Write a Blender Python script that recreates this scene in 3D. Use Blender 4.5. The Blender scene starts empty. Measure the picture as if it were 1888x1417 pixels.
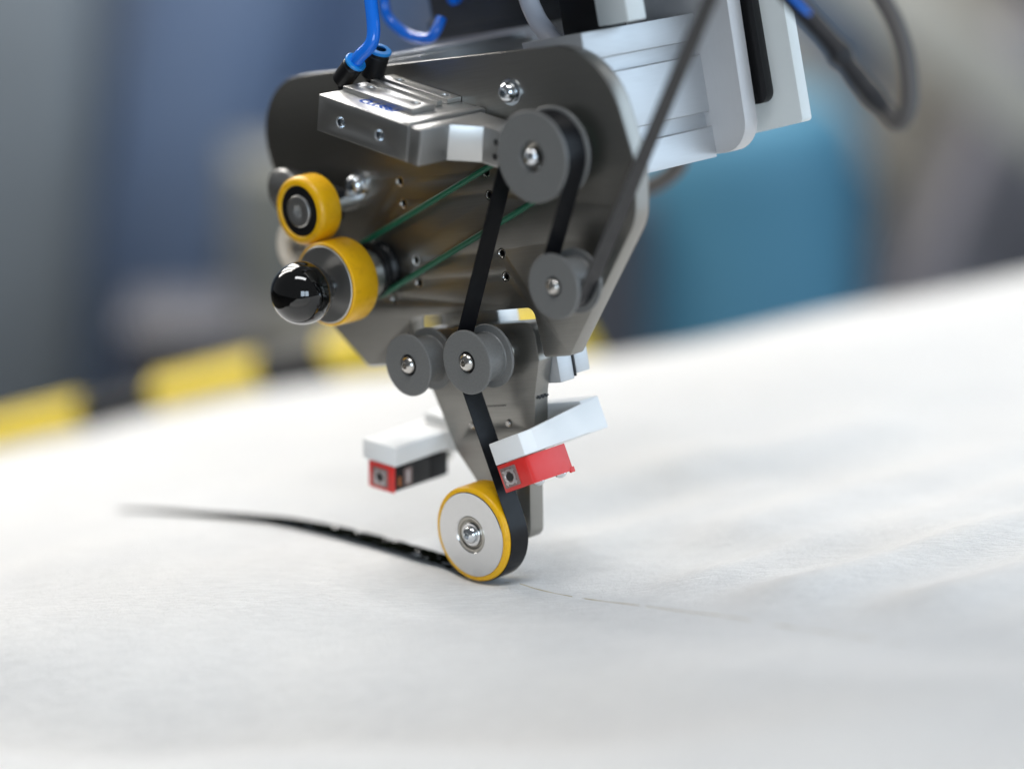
import bpy, bmesh, math, random
import numpy as np
from mathutils import Matrix, Vector, noise
from math import sin, cos, pi, radians, sqrt, atan2, asin, hypot

random.seed(7)
MM = 0.001
scene = bpy.context.scene
col = scene.collection

# ---------------------------------------------------------------- camera
cam_data = bpy.data.cameras.new("camera")
cam_data.lens = 100.0
cam_data.sensor_width = 36.0
cam_data.clip_start = 0.05
cam_data.clip_end = 60.0
cam_data.dof.use_dof = True
cam_data.dof.focus_distance = 1.437
cam_data.dof.aperture_fstop = 1.65
cam = bpy.data.objects.new("camera", cam_data)
cam.location = (0.01447, -1.39382, 0.47658)
cam.rotation_euler = (radians(75.0), 0.0, 0.0)
col.objects.link(cam)
scene.camera = cam

# ---------------------------------------------------------------- light
world = bpy.data.worlds.new("World")
scene.world = world
world.use_nodes = True
wb = world.node_tree.nodes["Background"]
wb.inputs[0].default_value = (0.90, 0.95, 1.0, 1.0)
wb.inputs[1].default_value = 0.13


def area(name, loc, target, size, power, color):
    d = bpy.data.lights.new(name, 'AREA')
    d.shape = 'RECTANGLE'
    d.size, d.size_y = size
    d.energy = power
    d.color = color
    o = bpy.data.objects.new(name, d)
    o.location = loc
    o.rotation_euler = (Vector(target) - Vector(loc)).to_track_quat('-Z', 'Y').to_euler()
    col.objects.link(o)
    return o


# the hall's skylight, ceiling lamps and the tall windows to the side
for k in (-1, 0, 1):
    area("skylight", (-1.25 + 0.45 * k, 1.75 + 0.35 * k, 1.85), (-0.1, 0.0, 0), (0.34, 1.8), 27, (1.0, 0.96, 0.90))
area("ceiling_lamp", (-0.2, -0.9, 2.5), (0, -0.1, 0), (1.6, 0.4), 29, (0.97, 0.98, 1.0))
area("skylight", (1.25, 1.5, 2.0), (0.1, 0.0, 0), (1.6, 1.4), 9, (0.93, 0.96, 1.0))
area("side_window", (2.7, 0.25, 0.95), (0, 0, 0.15), (3.2, 2.3), 60, (0.68, 0.84, 1.0))
for k in (-0.5, 0.5):
    area("front_window", (0.75 + 0.95 * k, -3.4, 0.75), (0.0, 0, 0.1), (0.8, 1.1), 22, (0.70, 0.85, 1.0))
area("hall_lamp", (-0.4, 4.0, 2.6), (0.1, 4.7, -0.9), (2.5, 0.6), 170, (1.0, 0.97, 0.94))

vs = scene.view_settings
vs.view_transform = 'Standard'
vs.look = 'None'
vs.exposure = -0.06
vs.gamma = 1.0
scene.cycles.max_bounces = 8
scene.cycles.use_denoising = True


# ---------------------------------------------------------------- materials
def pbr(name, color, rough=0.5, metal=0.0, **kw):
    m = bpy.data.materials.new(name)
    m.use_nodes = True
    b = m.node_tree.nodes["Principled BSDF"]
    b.inputs["Base Color"].default_value = (*color, 1.0)
    b.inputs["Roughness"].default_value = rough
    b.inputs["Metallic"].default_value = metal
    for k, v in kw.items():
        b.inputs[k].default_value = v
    return m


def add_noise(m, scale=(1, 1, 1), nscale=60.0, detail=5.0, rough=None, bump=0.0, bdist=0.0002,
              mix=None, mixrange=(0.35, 0.7)):
    """fine grain: drives roughness, bump and a slight colour variation"""
    nt = m.node_tree
    b = nt.nodes["Principled BSDF"]
    tc = nt.nodes.new("ShaderNodeTexCoord")
    mp = nt.nodes.new("ShaderNodeMapping")
    mp.inputs["Scale"].default_value = scale
    nz = nt.nodes.new("ShaderNodeTexNoise")
    nz.inputs["Scale"].default_value = nscale
    nz.inputs["Detail"].default_value = detail
    nt.links.new(tc.outputs["Object"], mp.inputs[0])
    nt.links.new(mp.outputs[0], nz.inputs["Vector"])
    if rough:
        r = nt.nodes.new("ShaderNodeMapRange")
        r.inputs[1].default_value, r.inputs[2].default_value = 0.3, 0.7
        r.inputs[3].default_value, r.inputs[4].default_value = rough
        nt.links.new(nz.outputs[0], r.inputs[0])
        nt.links.new(r.outputs[0], b.inputs["Roughness"])
    if mix:
        r = nt.nodes.new("ShaderNodeMapRange")
        r.inputs[1].default_value, r.inputs[2].default_value = mixrange
        x = nt.nodes.new("ShaderNodeMix")
        x.data_type = 'RGBA'
        x.inputs[6].default_value = b.inputs["Base Color"].default_value
        x.inputs[7].default_value = (*mix, 1.0)
        nt.links.new(nz.outputs[0], r.inputs[0])
        nt.links.new(r.outputs[0], x.inputs[0])
        nt.links.new(x.outputs[2], b.inputs["Base Color"])
    if bump:
        bp = nt.nodes.new("ShaderNodeBump")
        bp.inputs["Strength"].default_value = bump
        bp.inputs["Distance"].default_value = bdist
        nt.links.new(nz.outputs[0], bp.inputs["Height"])
        nt.links.new(bp.outputs[0], b.inputs["Normal"])
    return m


M_PLATE = add_noise(pbr("brushed_aluminium", (0.325, 0.318, 0.298), 0.3, 1.0), (2, 60, 60), 30, 6,
                    rough=(0.37, 0.42), mix=(0.30, 0.294, 0.276))
M_BLOCK = add_noise(pbr("milled_aluminium", (0.60, 0.60, 0.59), 0.3, 1.0), (40, 40, 4), 30, 5,
                    rough=(0.37, 0.42))
M_EXTR = add_noise(pbr("anodised_profile", (0.54, 0.56, 0.58), 0.5, 0.85), (60, 60, 3), 25, 4,
                   rough=(0.46, 0.56))
M_DISC = add_noise(pbr("turned_aluminium", (0.66, 0.66, 0.66), 0.2, 1.0), (1, 1, 1), 300, 6,
                   rough=(0.17, 0.24))
M_CHROME = pbr("zinc_bolt", (0.72, 0.75, 0.78), 0.16, 1.0)
M_STEEL = pbr("stainless_bolt", (0.60, 0.58, 0.55), 0.22, 1.0)
M_BEAR = pbr("bearing_steel", (0.42, 0.40, 0.36), 0.28, 1.0)
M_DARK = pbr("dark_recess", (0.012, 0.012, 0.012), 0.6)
M_PULLEY = add_noise(pbr("grey_printed_plastic", (0.175, 0.175, 0.17), 0.4), (1, 1, 1), 900, 3,
                     rough=(0.33, 0.46), mix=(0.155, 0.155, 0.15), bump=0.05, bdist=0.0001)
M_YELLOW = add_noise(pbr("yellow_polyurethane", (0.88, 0.475, 0.004), 0.36, **{"Subsurface Weight": 0.08,
                     "Subsurface Radius": (0.004, 0.002, 0.0005)}), (1, 1, 1), 250, 4, rough=(0.3, 0.46),
                     mix=(0.72, 0.36, 0.005), mixrange=(0.52, 0.85))
M_BLACK = pbr("black_plastic", (0.010, 0.010, 0.011), 0.36, **{"Specular IOR Level": 0.3})
M_BLACKM = add_noise(pbr("matt_black_plastic", (0.014, 0.014, 0.015), 0.6, **{"Specular IOR Level": 0.3}), (1, 1, 1), 400, 3, rough=(0.5, 0.7))
M_KNOB = pbr("polished_black_knob", (0.004, 0.004, 0.004), 0.04, **{"Coat Weight": 0.6, "Coat Roughness": 0.02})
M_NYLON = add_noise(pbr("white_nylon", (0.88, 0.885, 0.88), 0.55, **{"Subsurface Weight": 0.15,
                    "Subsurface Radius": (0.003, 0.003, 0.003)}), (1, 1, 1), 1500, 2, bump=0.15, bdist=0.00012)
M_CREAM = pbr("cream_plastic", (0.76, 0.71, 0.62), 0.4)
M_RED = add_noise(pbr("red_plastic", (0.70, 0.028, 0.024), 0.36), (1, 1, 1), 500, 3, rough=(0.3, 0.44))
M_LENS = pbr("clear_window", (0.50, 0.36, 0.34), 0.12, 0.0, **{"Transmission Weight": 0.55, "IOR": 1.45})
M_SILVER = pbr("silver_film", (0.45, 0.42, 0.42), 0.3, 0.8)
M_BLUE = pbr("blue_air_tube", (0.008, 0.19, 0.86), 0.2, 0.0, **{"Coat Weight": 0.4})
M_COLLAR = pbr("blue_collar", (0.012, 0.26, 0.72), 0.32)
M_LOGO = pbr("blue_print", (0.004, 0.07, 0.38), 0.6, **{"Specular IOR Level": 0.1})
M_GREEN = pbr("green_belt", (0.003, 0.10, 0.05), 0.45)
M_TAPE = add_noise(pbr("black_carbon_tape", (0.006, 0.0062, 0.008), 0.34, **{"Specular IOR Level": 0.22}), (1, 1, 1), 220, 4,
                   rough=(0.28, 0.42), bump=0.05, bdist=0.0002)
M_CABLE = add_noise(pbr("black_cable_sleeve", (0.016, 0.017, 0.021), 0.5), (1, 1, 1), 500, 2, bump=0.3, bdist=0.0006)
M_GREYCABLE = pbr("grey_cable", (0.085, 0.078, 0.074), 0.55)
M_CLEAR = pbr("milky_tube", (0.66, 0.67, 0.74), 0.3)
M_WHITEPL = add_noise(pbr("white_plate", (0.66, 0.70, 0.70), 0.5), (1, 1, 1), 30, 2, rough=(0.42, 0.55))
M_REAR = add_noise(pbr("matt_aluminium", (0.56, 0.56, 0.57), 0.55, 0.45), (50, 3, 50), 30, 5, rough=(0.48, 0.6))
M_GREYBOX = add_noise(pbr("grey_motor_paint", (0.045, 0.047, 0.053), 0.5), (1, 1, 1), 60, 3, rough=(0.42, 0.6))
M_HAZY = pbr("hazard_yellow", (0.74, 0.55, 0.012), 0.45)
M_HAZK = pbr("hazard_black", (0.006, 0.006, 0.007), 0.6, **{"Specular IOR Level": 0.15})

M_LAID = add_noise(pbr("wet_black_tape", (0.005, 0.006, 0.004), 0.12, **{"Specular IOR Level": 0.0}), (1, 1, 1), 90, 5,
                   rough=(0.10, 0.25), bump=0.45, bdist=0.002)

nt = M_LAID.node_tree                                        # patches of wet resin shine, the rest stays dull
nz = nt.nodes.new("ShaderNodeTexNoise")
nz.inputs["Scale"].default_value = 120
nz.inputs["Detail"].default_value = 3
tcl = nt.nodes.new("ShaderNodeTexCoord")
rl = nt.nodes.new("ShaderNodeMapRange")
rl.inputs[1].default_value, rl.inputs[2].default_value = 0.575, 0.63
rl.inputs[3].default_value, rl.inputs[4].default_value = 0.0, 0.9
nt.links.new(tcl.outputs["Object"], nz.inputs["Vector"])
nt.links.new(nz.outputs[0], rl.inputs[0])
nt.links.new(rl.outputs[0], nt.nodes["Principled BSDF"].inputs["Coat Weight"])
nt.nodes["Principled BSDF"].inputs["Coat Roughness"].default_value = 0.05

# felt: soft white non-woven with long fine fibres
M_FELT = bpy.data.materials.new("white_felt")
M_FELT.use_nodes = True
nt = M_FELT.node_tree
b = nt.nodes["Principled BSDF"]
b.inputs["Roughness"].default_value = 0.95
b.inputs["Sheen Weight"].default_value = 0.12
b.inputs["Specular IOR Level"].default_value = 0.2
tc = nt.nodes.new("ShaderNodeTexCoord")
n1 = nt.nodes.new("ShaderNodeTexNoise")
n1.inputs["Scale"].default_value = 260
n1.inputs["Detail"].default_value = 7
n1.inputs["Roughness"].default_value = 0.7
n1.inputs["Distortion"].default_value = 1.5
mp = nt.nodes.new("ShaderNodeMapping")
mp.inputs["Rotation"].default_value = (0, 0, radians(-35))
mp.inputs["Scale"].default_value = (1, 7, 1)
n2 = nt.nodes.new("ShaderNodeTexNoise")
n2.inputs["Scale"].default_value = 160
n2.inputs["Detail"].default_value = 5
n2.inputs["Distortion"].default_value = 0.8
n3 = nt.nodes.new("ShaderNodeTexNoise")
n3.inputs["Scale"].default_value = 14
n3.inputs["Detail"].default_value = 4
nt.links.new(tc.outputs["Object"], n1.inputs["Vector"])
nt.links.new(tc.outputs["Object"], mp.inputs[0])
nt.links.new(mp.outputs[0], n2.inputs["Vector"])
nt.links.new(tc.outputs["Object"], n3.inputs["Vector"])
ad = nt.nodes.new("ShaderNodeMath")
ad.operation = 'ADD'
nt.links.new(n1.outputs[0], ad.inputs[0])
nt.links.new(n2.outputs[0], ad.inputs[1])
bp = nt.nodes.new("ShaderNodeBump")
bp.inputs["Strength"].default_value = 0.75
bp.inputs["Distance"].default_value = 0.0018
nt.links.new(ad.outputs[0], bp.inputs["Height"])
nt.links.new(bp.outputs[0], b.inputs["Normal"])
mr = nt.nodes.new("ShaderNodeMapRange")
mr.inputs[1].default_value, mr.inputs[2].default_value = 0.3, 0.7
nt.links.new(n3.outputs[0], mr.inputs[0])
mx = nt.nodes.new("ShaderNodeMix")
mx.data_type = 'RGBA'
mx.inputs[6].default_value = (0.81, 0.81, 0.805, 1)
mx.inputs[7].default_value = (0.86, 0.855, 0.84, 1)
nt.links.new(mr.outputs[0], mx.inputs[0])
n4 = nt.nodes.new("ShaderNodeTexNoise")                      # thin and thick patches of fibre
n4.inputs["Scale"].default_value = 75
n4.inputs["Detail"].default_value = 8
n4.inputs["Roughness"].default_value = 0.72
n4.inputs["Distortion"].default_value = 1.0
nt.links.new(mp.outputs[0], n4.inputs["Vector"])
m4 = nt.nodes.new("ShaderNodeMapRange")
m4.inputs[1].default_value, m4.inputs[2].default_value = 0.36, 0.64
m4.inputs[3].default_value, m4.inputs[4].default_value = 0.865, 1.0
nt.links.new(n4.outputs[0], m4.inputs[0])
mu = nt.nodes.new("ShaderNodeVectorMath")
mu.operation = 'MULTIPLY'
nt.links.new(mx.outputs[2], mu.inputs[0])
nt.links.new(m4.outputs[0], mu.inputs[1])
nt.links.new(mu.outputs[0], b.inputs["Base Color"])


# ---------------------------------------------------------------- helpers
def tag(o, label=None, cat=None, group=None, kind=None):
    for k, v in (("label", label), ("category", cat), ("group", group), ("kind", kind)):
        if v:
            o[k] = v
    return o


def link(name, me, parent=None):
    o = bpy.data.objects.new(name, me)
    col.objects.link(o)
    if parent:
        o.parent = parent
    return o


def build(name, bm, mats, parent=None, angle=32.0, label=None):
    me = bpy.data.meshes.new(name)
    bmesh.ops.recalc_face_normals(bm, faces=bm.faces)
    bm.to_mesh(me)
    bm.free()
    for m in (mats if isinstance(mats, (list, tuple)) else [mats]):
        me.materials.append(m)
    me.shade_smooth()
    me.set_sharp_from_angle(angle=radians(angle))
    o = link(name, me, parent)
    if label:
        o["label"] = label
    return o


def V(x, y, z):
    return Vector((x, y, z)) * MM


def frame(u, v, w, ang=0.0, tip=0.0):
    """a frame on the head at (u, v, w) mm turned by ang degrees about the plate normal"""
    return Matrix.Translation(V(u, v, w)) @ Matrix.Rotation(radians(ang), 4, 'Z') @ Matrix.Rotation(radians(tip), 4, 'X')


def bevel_sharp(bm, off, seg=2, geom=None):
    if off <= 0:
        return
    es = []
    for e in (geom or bm.edges):
        if len(e.link_faces) == 2 and e.calc_face_angle(0) > radians(28):
            es.append(e)
    if es:
        bmesh.ops.bevel(bm, geom=es, offset=off * MM, segments=seg, affect='EDGES', profile=0.5, clamp_overlap=True)


def box(x0, x1, y0, y1, z0, z1, bev=0.3, M=None, into=None):
    bm = bmesh.new()
    vs_ = [bm.verts.new(V(x, y, z)) for z in (z0, z1) for y in (y0, y1) for x in (x0, x1)]
    for f in ((0, 2, 3, 1), (4, 5, 7, 6), (0, 1, 5, 4), (2, 6, 7, 3), (0, 4, 6, 2), (1, 3, 7, 5)):
        bm.faces.new([vs_[i] for i in f])
    bmesh.ops.recalc_face_normals(bm, faces=bm.faces)
    bevel_sharp(bm, bev)
    if M:
        bm.transform(M)
    return join(into, bm)


def join(into, bm):
    if into is None:
        return bm
    me = bpy.data.meshes.new("tmp")
    bm.to_mesh(me)
    bm.free()
    into.from_mesh(me)
    bpy.data.meshes.remove(me)
    return into


def prism(pts, z0, z1, bev=0.3, M=None, into=None):
    bm = bmesh.new()
    lo = [bm.verts.new(V(x, y, z0)) for x, y in pts]
    hi = [bm.verts.new(V(x, y, z1)) for x, y in pts]
    bm.faces.new(lo[::-1])
    bm.faces.new(hi)
    n = len(pts)
    for i in range(n):
        bm.faces.new((lo[i], lo[(i + 1) % n], hi[(i + 1) % n], hi[i]))
    bmesh.ops.recalc_face_normals(bm, faces=bm.faces)
    bevel_sharp(bm, bev)
    if M:
        bm.transform(M)
    return join(into, bm)


def lathe(prof, M=None, seg=64, into=None, hexr=(), close=False):
    """revolve [(radius, height)] about local Z; rows listed in hexr get a hexagonal outline"""
    bm = bmesh.new()
    rows = []
    for k, (r, z) in enumerate(prof):
        if r <= 1e-6:
            rows.append([bm.verts.new(V(0, 0, z))])
            continue
        row = []
        for i in range(seg):
            a = 2 * pi * i / seg
            rr = r
            if k in hexr:
                rr = r * cos(pi / 6) / cos((a % (pi / 3)) - pi / 6)
            row.append(bm.verts.new(V(rr * cos(a), rr * sin(a), z)))
        rows.append(row)
    pairs = list(zip(rows, rows[1:])) + ([(rows[-1], rows[0])] if close else [])
    for A, B in pairs:
        if len(A) == 1 and len(B) == 1:
            continue
        for i in range(seg):
            j = (i + 1) % seg
            if len(A) == 1:
                bm.faces.new((A[0], B[i], B[j]))
            elif len(B) == 1:
                bm.faces.new((A[i], A[j], B[0]))
            else:
                bm.faces.new((A[i], A[j], B[j], B[i]))
    bmesh.ops.recalc_face_normals(bm, faces=bm.faces)
    if M:
        bm.transform(M)
    return join(into, bm)


def catmull(pts, n=10):
    pts = [Vector(p) for p in pts]
    P = [pts[0] * 2 - pts[1]] + pts + [pts[-1] * 2 - pts[-2]]
    out = []
    for i in range(1, len(P) - 2):
        a, b_, c, d = P[i - 1:i + 3]
        for k in range(n):
            t = k / n
            out.append(0.5 * ((2 * b_) + (c - a) * t + (2 * a - 5 * b_ + 4 * c - d) * t * t + (3 * b_ - a - 3 * c + d) * t ** 3))
    out.append(pts[-1])
    return out


def tube(pts, r, seg=16, into=None, n=10, cap=True):
    """round tube through points (mm)"""
    path = catmull(pts, n)
    bm = bmesh.new()
    up = None
    rings = []
    N = len(path)
    for i, p in enumerate(path):
        t = (path[min(i + 1, N - 1)] - path[max(i - 1, 0)]).normalized()
        if up is None:
            up = t.orthogonal().normalized()
        up = (up - t * up.dot(t)).normalized()
        sd = t.cross(up)
        rr = r(i / (N - 1)) if callable(r) else r
        rings.append([bm.verts.new((p + (up * cos(2 * pi * k / seg) + sd * sin(2 * pi * k / seg)) * rr) * MM) for k in range(seg)])
    for A, B in zip(rings, rings[1:]):
        for k in range(seg):
            bm.faces.new((A[k], A[(k + 1) % seg], B[(k + 1) % seg], B[k]))
    if cap:
        bm.faces.new(rings[0][::-1])
        bm.faces.new(rings[-1])
    return join(into, bm)


def round_poly(pts, n=8):
    """(x, y, radius) corners -> outline with arcs"""
    out = []
    N = len(pts)
    for i, (x, y, r) in enumerate(pts):
        p = Vector((x, y))
        a = (Vector(pts[i - 1][:2]) - p).normalized()
        c = (Vector(pts[(i + 1) % N][:2]) - p).normalized()
        if r <= 0:
            out.append((x, y))
            continue
        half = a.angle(c) / 2
        d = r / math.tan(half)
        ctr = p + (a + c).normalized() * (r / sin(half))
        s = p + a * d - ctr
        e = p + c * d - ctr
        a0, a1 = atan2(s.y, s.x), atan2(e.y, e.x)
        da = (a1 - a0 + pi) % (2 * pi) - pi
        for k in range(n + 1):
            t = a0 + da * k / n
            out.append((ctr.x + r * cos(t), ctr.y + r * sin(t)))
    return out


def plate(name, outline, holes, w0, w1, bev, mat, parent, M=None):
    """flat plate with real through holes: a filled 2-D curve turned into a mesh"""
    cu = bpy.data.curves.new("outline", 'CURVE')
    cu.dimensions = '2D'
    cu.fill_mode = 'BOTH'
    cu.extrude = (w1 - w0) / 2 * MM - bev * MM
    cu.bevel_depth = bev * MM
    cu.bevel_resolution = 1
    cu.offset = -bev * MM
    loops = [outline] + [[(x + r * cos(2 * pi * k / 20), y + r * sin(2 * pi * k / 20)) for k in range(20)] for x, y, r in holes]
    for lp in loops:
        sp = cu.splines.new('POLY')
        sp.points.add(len(lp) - 1)
        for q, (x, y) in zip(sp.points, lp):
            q.co = (x * MM, y * MM, 0, 1)
        sp.use_cyclic_u = True
    tmp = bpy.data.objects.new("tmp", cu)
    col.objects.link(tmp)
    dg = bpy.context.evaluated_depsgraph_get()
    me = bpy.data.meshes.new_from_object(tmp.evaluated_get(dg))
    bpy.data.objects.remove(tmp)
    bpy.data.curves.remove(cu)
    me.transform(Matrix.Translation((0, 0, (w0 + w1) / 2 * MM)))
    if M:
        me.transform(M)
    bm = bmesh.new()
    bm.from_mesh(me)
    bmesh.ops.remove_doubles(bm, verts=bm.verts, dist=1e-6)
    bpy.data.meshes.remove(me)
    return build(name, bm, mat, parent, angle=25)


def dome_bolt(R, h, M, socket=0.42):
    """button head screw with a hexagon socket"""
    k = R * socket
    prof = [(R, -1.0), (R, 0.0)]
    for i in range(1, 9):
        t = i / 9
        a = t * (pi / 2) * 0.86
        prof.append((R * cos(a), h * sin(a)))
    top = prof[-1][1]
    i0 = len(prof)
    prof += [(k * 1.12, top + 0.03), (k, top - 0.1), (k * 0.97, top - R * 0.5), (0, top - R * 0.62)]
    return lathe(prof, M, 48, hexr=(i0, i0 + 1, i0 + 2))


# ================================================================ HEAD
# plate frame: u along the plate, v up the plate, w out of the plate towards the viewer; origin = press roller axis
UW = Vector((0.71670204, -0.66291769, 0.21651402))
VW = Vector((-0.17052506, 0.13445363, 0.97613699))
NW = UW.cross(VW).normalized()
HEAD_M = Matrix(((UW.x, VW.x, NW.x, -0.006714), (UW.y, VW.y, NW.y, -0.007313), (UW.z, VW.z, NW.z, 0.025538), (0, 0, 0, 1)))
head = bpy.data.objects.new("tape_laying_head", None)
head.empty_display_size = 0.05
head.matrix_world = HEAD_M
col.objects.link(head)
tag(head, "aluminium machine head with grey pulleys and yellow rollers standing over white fabric", "machine head")

W_TAPE = (-15.9, -3.2)
FRONT = -28.0
BACK = -38.0

# --- main mounting plate
outline = round_poly([(-83.4, 85.6, 2), (-66, 85.6, 1), (-50, 85.4, 2), (-45.5, 110.5, 5), (44.0, 110.5, 5), (46, 84.8, 2), (63.8, 84.8, 3),
                      (122, 148.5, 26), (127.5, 176, 12), (117.6, 236.5, 42), (-40, 242.3, 60), (-142, 246.0, 34), (-128.0, 187, 40), (-114, 116, 14)], 10)
hl = [(-35.0, 181.7), (-35.1, 170.2), (27.8, 180.8), (27.4, 169.2), (-33.3, 140.0), (-33.9, 128.2), (29.0, 139.3), (29.2, 127.3), (-54.3, 120.8)]
mplate = plate("mounting_plate", outline, [(x, y, 1.7) for x, y in hl], BACK, FRONT, 0.5, M_PLATE, head)
for x, y in hl:                                             # burnished threaded inserts in the holes
    build("threaded_insert", lathe([(2.75, 0.02), (2.75, 0.12), (2.1, 0.12), (1.75, -0.3), (1.55, -3), (1.55, -6)], frame(x, y, FRONT), 24), M_STEEL, mplate)
build("hole_shade_sheet", box(-40, 34, 116, 186, BACK - 4, BACK - 1, 0.3), M_DARK, mplate)  # dark sheet behind the holes, standing in for their shade

for (x, y, R) in ((55.1, 219.0, 5.3), (-66.0, 183.0, 5.6)):
    s = build("pan_head_screw", dome_bolt(R, 4.6, frame(x, y, FRONT + 2.6), 0.48), M_CHROME, mplate)
    build("washer", lathe([(R + 1.6, 0.02), (R + 1.6, 1.2), (R - 1, 1.2)], frame(x, y, FRONT), 40), M_CHROME, s)
    build("lock_nut", lathe([(R + 0.4, 1.2), (R + 0.4, 2.4), (R - 1.5, 2.6)], frame(x, y, FRONT), 48, hexr=(0, 1)), M_CHROME, s)

# --- lower bracket carrying the press roller
bo = round_poly([(-41.5, 103.5, 6), (42.3, 103.2, 7), (41.9, 83.2, 3), (35.3, 66.5, 20), (30.5, 47, 20), (20.5, 19, 20),
                 (14.5, -9.5, 6), (-8, -9.5, 6), (-11, 12, 10), (-28, 38, 20), (-38.5, 72, 20)], 6)
brk = plate("roller_bracket", bo, [(13.1, 51.8, 1.9), (-13.4, 51.3, 1.9)], BACK, FRONT, 0.45, M_PLATE, head)
for x, y in ((13.1, 51.8), (-13.4, 51.3)):
    build("dowel_pin", lathe([(1.85, -6), (1.85, 0.6), (1.4, 1.0), (0, 1.0)], frame(x, y, FRONT), 24), M_STEEL, brk)
build("scribed_line", box(-0.5, 13.6, 60.95, 61.5, FRONT + 0.01, FRONT + 0.06, 0), M_DARK, brk)
# pen marks on the edge of the bracket
pm = bmesh.new()
e0, e1 = Vector((35.35, 65.6)), Vector((34.2, 61.4))
for (t0, t1, wa, wc) in ((0.0, 0.12, -29.0, -37.5),):
    for k in range(10):
        wa_, wc_ = wa + (wc - wa) * k / 10, wa + (wc - wa) * (k + 1.1) / 10
        dv = 0.5 * sin(k * 2.1)
        box(34.75, 35.45, 63.6 + dv, 64.4 + dv + 0.2 * (k % 3), wc_, wa_, 0, None, pm)
build("pen_mark", pm, M_DARK, brk)
# slide block behind the bracket, with its black seal
gb = build("slide_block", box(-30, 44.5, 69.6, 98, -49.5, BACK - 0.5, 0.6), M_EXTR, head)
build("slide_carriage", box(-28, 45.2, 72.0, 97, -61, -50.7, 0.6), M_EXTR, gb)
build("black_seal", box(-29, 44.9, 70.8, 97, -50.6, -49.6, 0), M_DARK, gb)
build("guide_rail", box(-36, 5.0, 97.5, 128, -58, BACK - 4.2, 1.5), M_BLOCK, gb)


# --- pulleys
def guide_pulley(u, v, R, rb, bore, bolt_r, wf=0.0, wb=-18.0, bolt_mat=M_STEEL, rim=None):
    M = frame(u, v, 0)
    ft = 1.7
    prof = [(bore, wf - 6), (bore, wf - 0.3), (bore + 0.35, wf), (R - 0.5, wf), (R, wf - 0.35), (R, wf - ft + 0.3), (R - 0.3, wf - ft), (rb + 0.4, wf - ft - 0.2), (rb, wf - ft - 0.8),
            (rb, wb + ft + 0.8), (rb + 0.4, wb + ft + 0.2), (R - 0.3, wb + ft), (R, wb + ft - 0.3), (R, wb + 0.3), (R - 0.4, wb), (bore, wb)]
    p = build("guide_pulley", lathe(prof, M, 96), M_PULLEY, head)
    rd = 2.2 if bore > 7 else 0.0
    build("bearing", lathe([(bore - 0.02, wf - 1.4 - rd), (bore - 0.9, wf - 0.9 - rd), (bore - 1.6, wf - 1.1 - rd), (bolt_r * 0.8, wf - 2.4 - rd), (bolt_r * 0.8, wf - 5)], M, 48), M_BLACK if bolt_mat is M_STEEL else M_BEAR, p)
    build("bolt", dome_bolt(bolt_r, bolt_r * 0.72, frame(u, v, wf - 0.6), 0.36), bolt_mat, p)
    build("spacer", lathe([(7, wb), (7, FRONT + 0.02), (4, FRONT + 0.02)], M, 40), M_STEEL, p)
    return p


CT, CLR, CR, CL = (87.1, 187.3), (86.7, 123.6), (18.7, 89.1), (-23.8, 89.6)
guide_pulley(*CT, 22.6, 20.6, 7.6, 4.2, bolt_mat=M_CHROME)
guide_pulley(*CLR, 16.3, 12.6, 4.9, 4.0)
guide_pulley(*CR, 16.5, 12.4, 5.6, 4.7)
guide_pulley(*CL, 16.4, 12.4, 5.6, 4.7)

# --- press roller at the bottom
M0 = frame(0, 0, 0)
pr = build("press_roller", lathe([(9.5, -6), (9.5, -0.4), (9.9, 0.0), (21.9, 0.0), (22.25, -0.25), (22.3, -0.9), (22.3, -15.4), (9.5, -15.4)], M0, 128), M_DISC, head)
build("tyre", lathe([(22.3, -1.2), (22.35, -0.35), (22.7, -0.15), (23.4, -0.25), (24.3, -0.75), (24.85, -1.5), (25.0, -2.4), (25.0, -16.3), (24.5, -16.9), (22.4, -16.9)], M0, 128), M_YELLOW, pr)
be = build("bearing", lathe([(9.48, -0.6), (9.2, -0.3), (8.0, -0.3), (7.8, -1.0), (7.2, -1.3), (6.8, -0.9), (6.5, -0.9), (6.3, -1.6), (5.9, -1.6)], M0, 64), M_BEAR, pr)
build("washer", lathe([(6.2, -1.4), (6.2, -0.3), (5.9, 0.0), (3, 0.0)], M0, 64), M_DISC, be)
build("bolt", dome_bolt(4.5, 3.1, frame(0, 0, 0.2), 0.38), M_CHROME, pr)
build("axle", lathe([(4.5, -28), (4.5, -16), (6, -16), (6, -15.5)], M0, 32), M_STEEL, pr)

# --- nip rollers with the black ball knob
ur = build("nip_roller", lathe([(13.3, 9.5), (13.4, 11.0), (13.9, 11.6), (15.6, 11.7), (16.9, 11.0), (17.9, 9.6), (18.2, 8.0), (18.2, -1.2), (17.4, -2.6), (10, -2.6)], frame(-72.5, 175.6, 0), 96), M_YELLOW, head)
build("black_hub", lathe([(13.6, 10.2), (13.3, 10.9), (8.4, 10.8), (8.2, 9.8)], frame(-72.5, 175.6, 0), 64), M_BLACK, ur)
build("bearing_cap", lathe([(8.5, 10.0), (8.4, 11.6), (7.9, 12.0), (3.5, 12.2), (3.1, 11.9), (2.9, 10.0), (0, 9.6)], frame(-72.5, 175.6, 0), 48, hexr=(4, 5)), M_BLOCK, ur)
build("shaft", lathe([(5.2, -2.6), (5.2, -27.98), (0, -27.98)], frame(-72.5, 175.6, 0), 40), M_BLOCK, ur)
lr = build("nip_roller", lathe([(20.4, 12.6), (20.6, 13.2), (21.2, 13.2), (21.9, 12.6), (22.2, 11.4), (22.2, -3.0), (21.6, -4.2), (14, -4.2)], frame(-60.5, 136.5, 0), 96), M_YELLOW, head)
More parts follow.
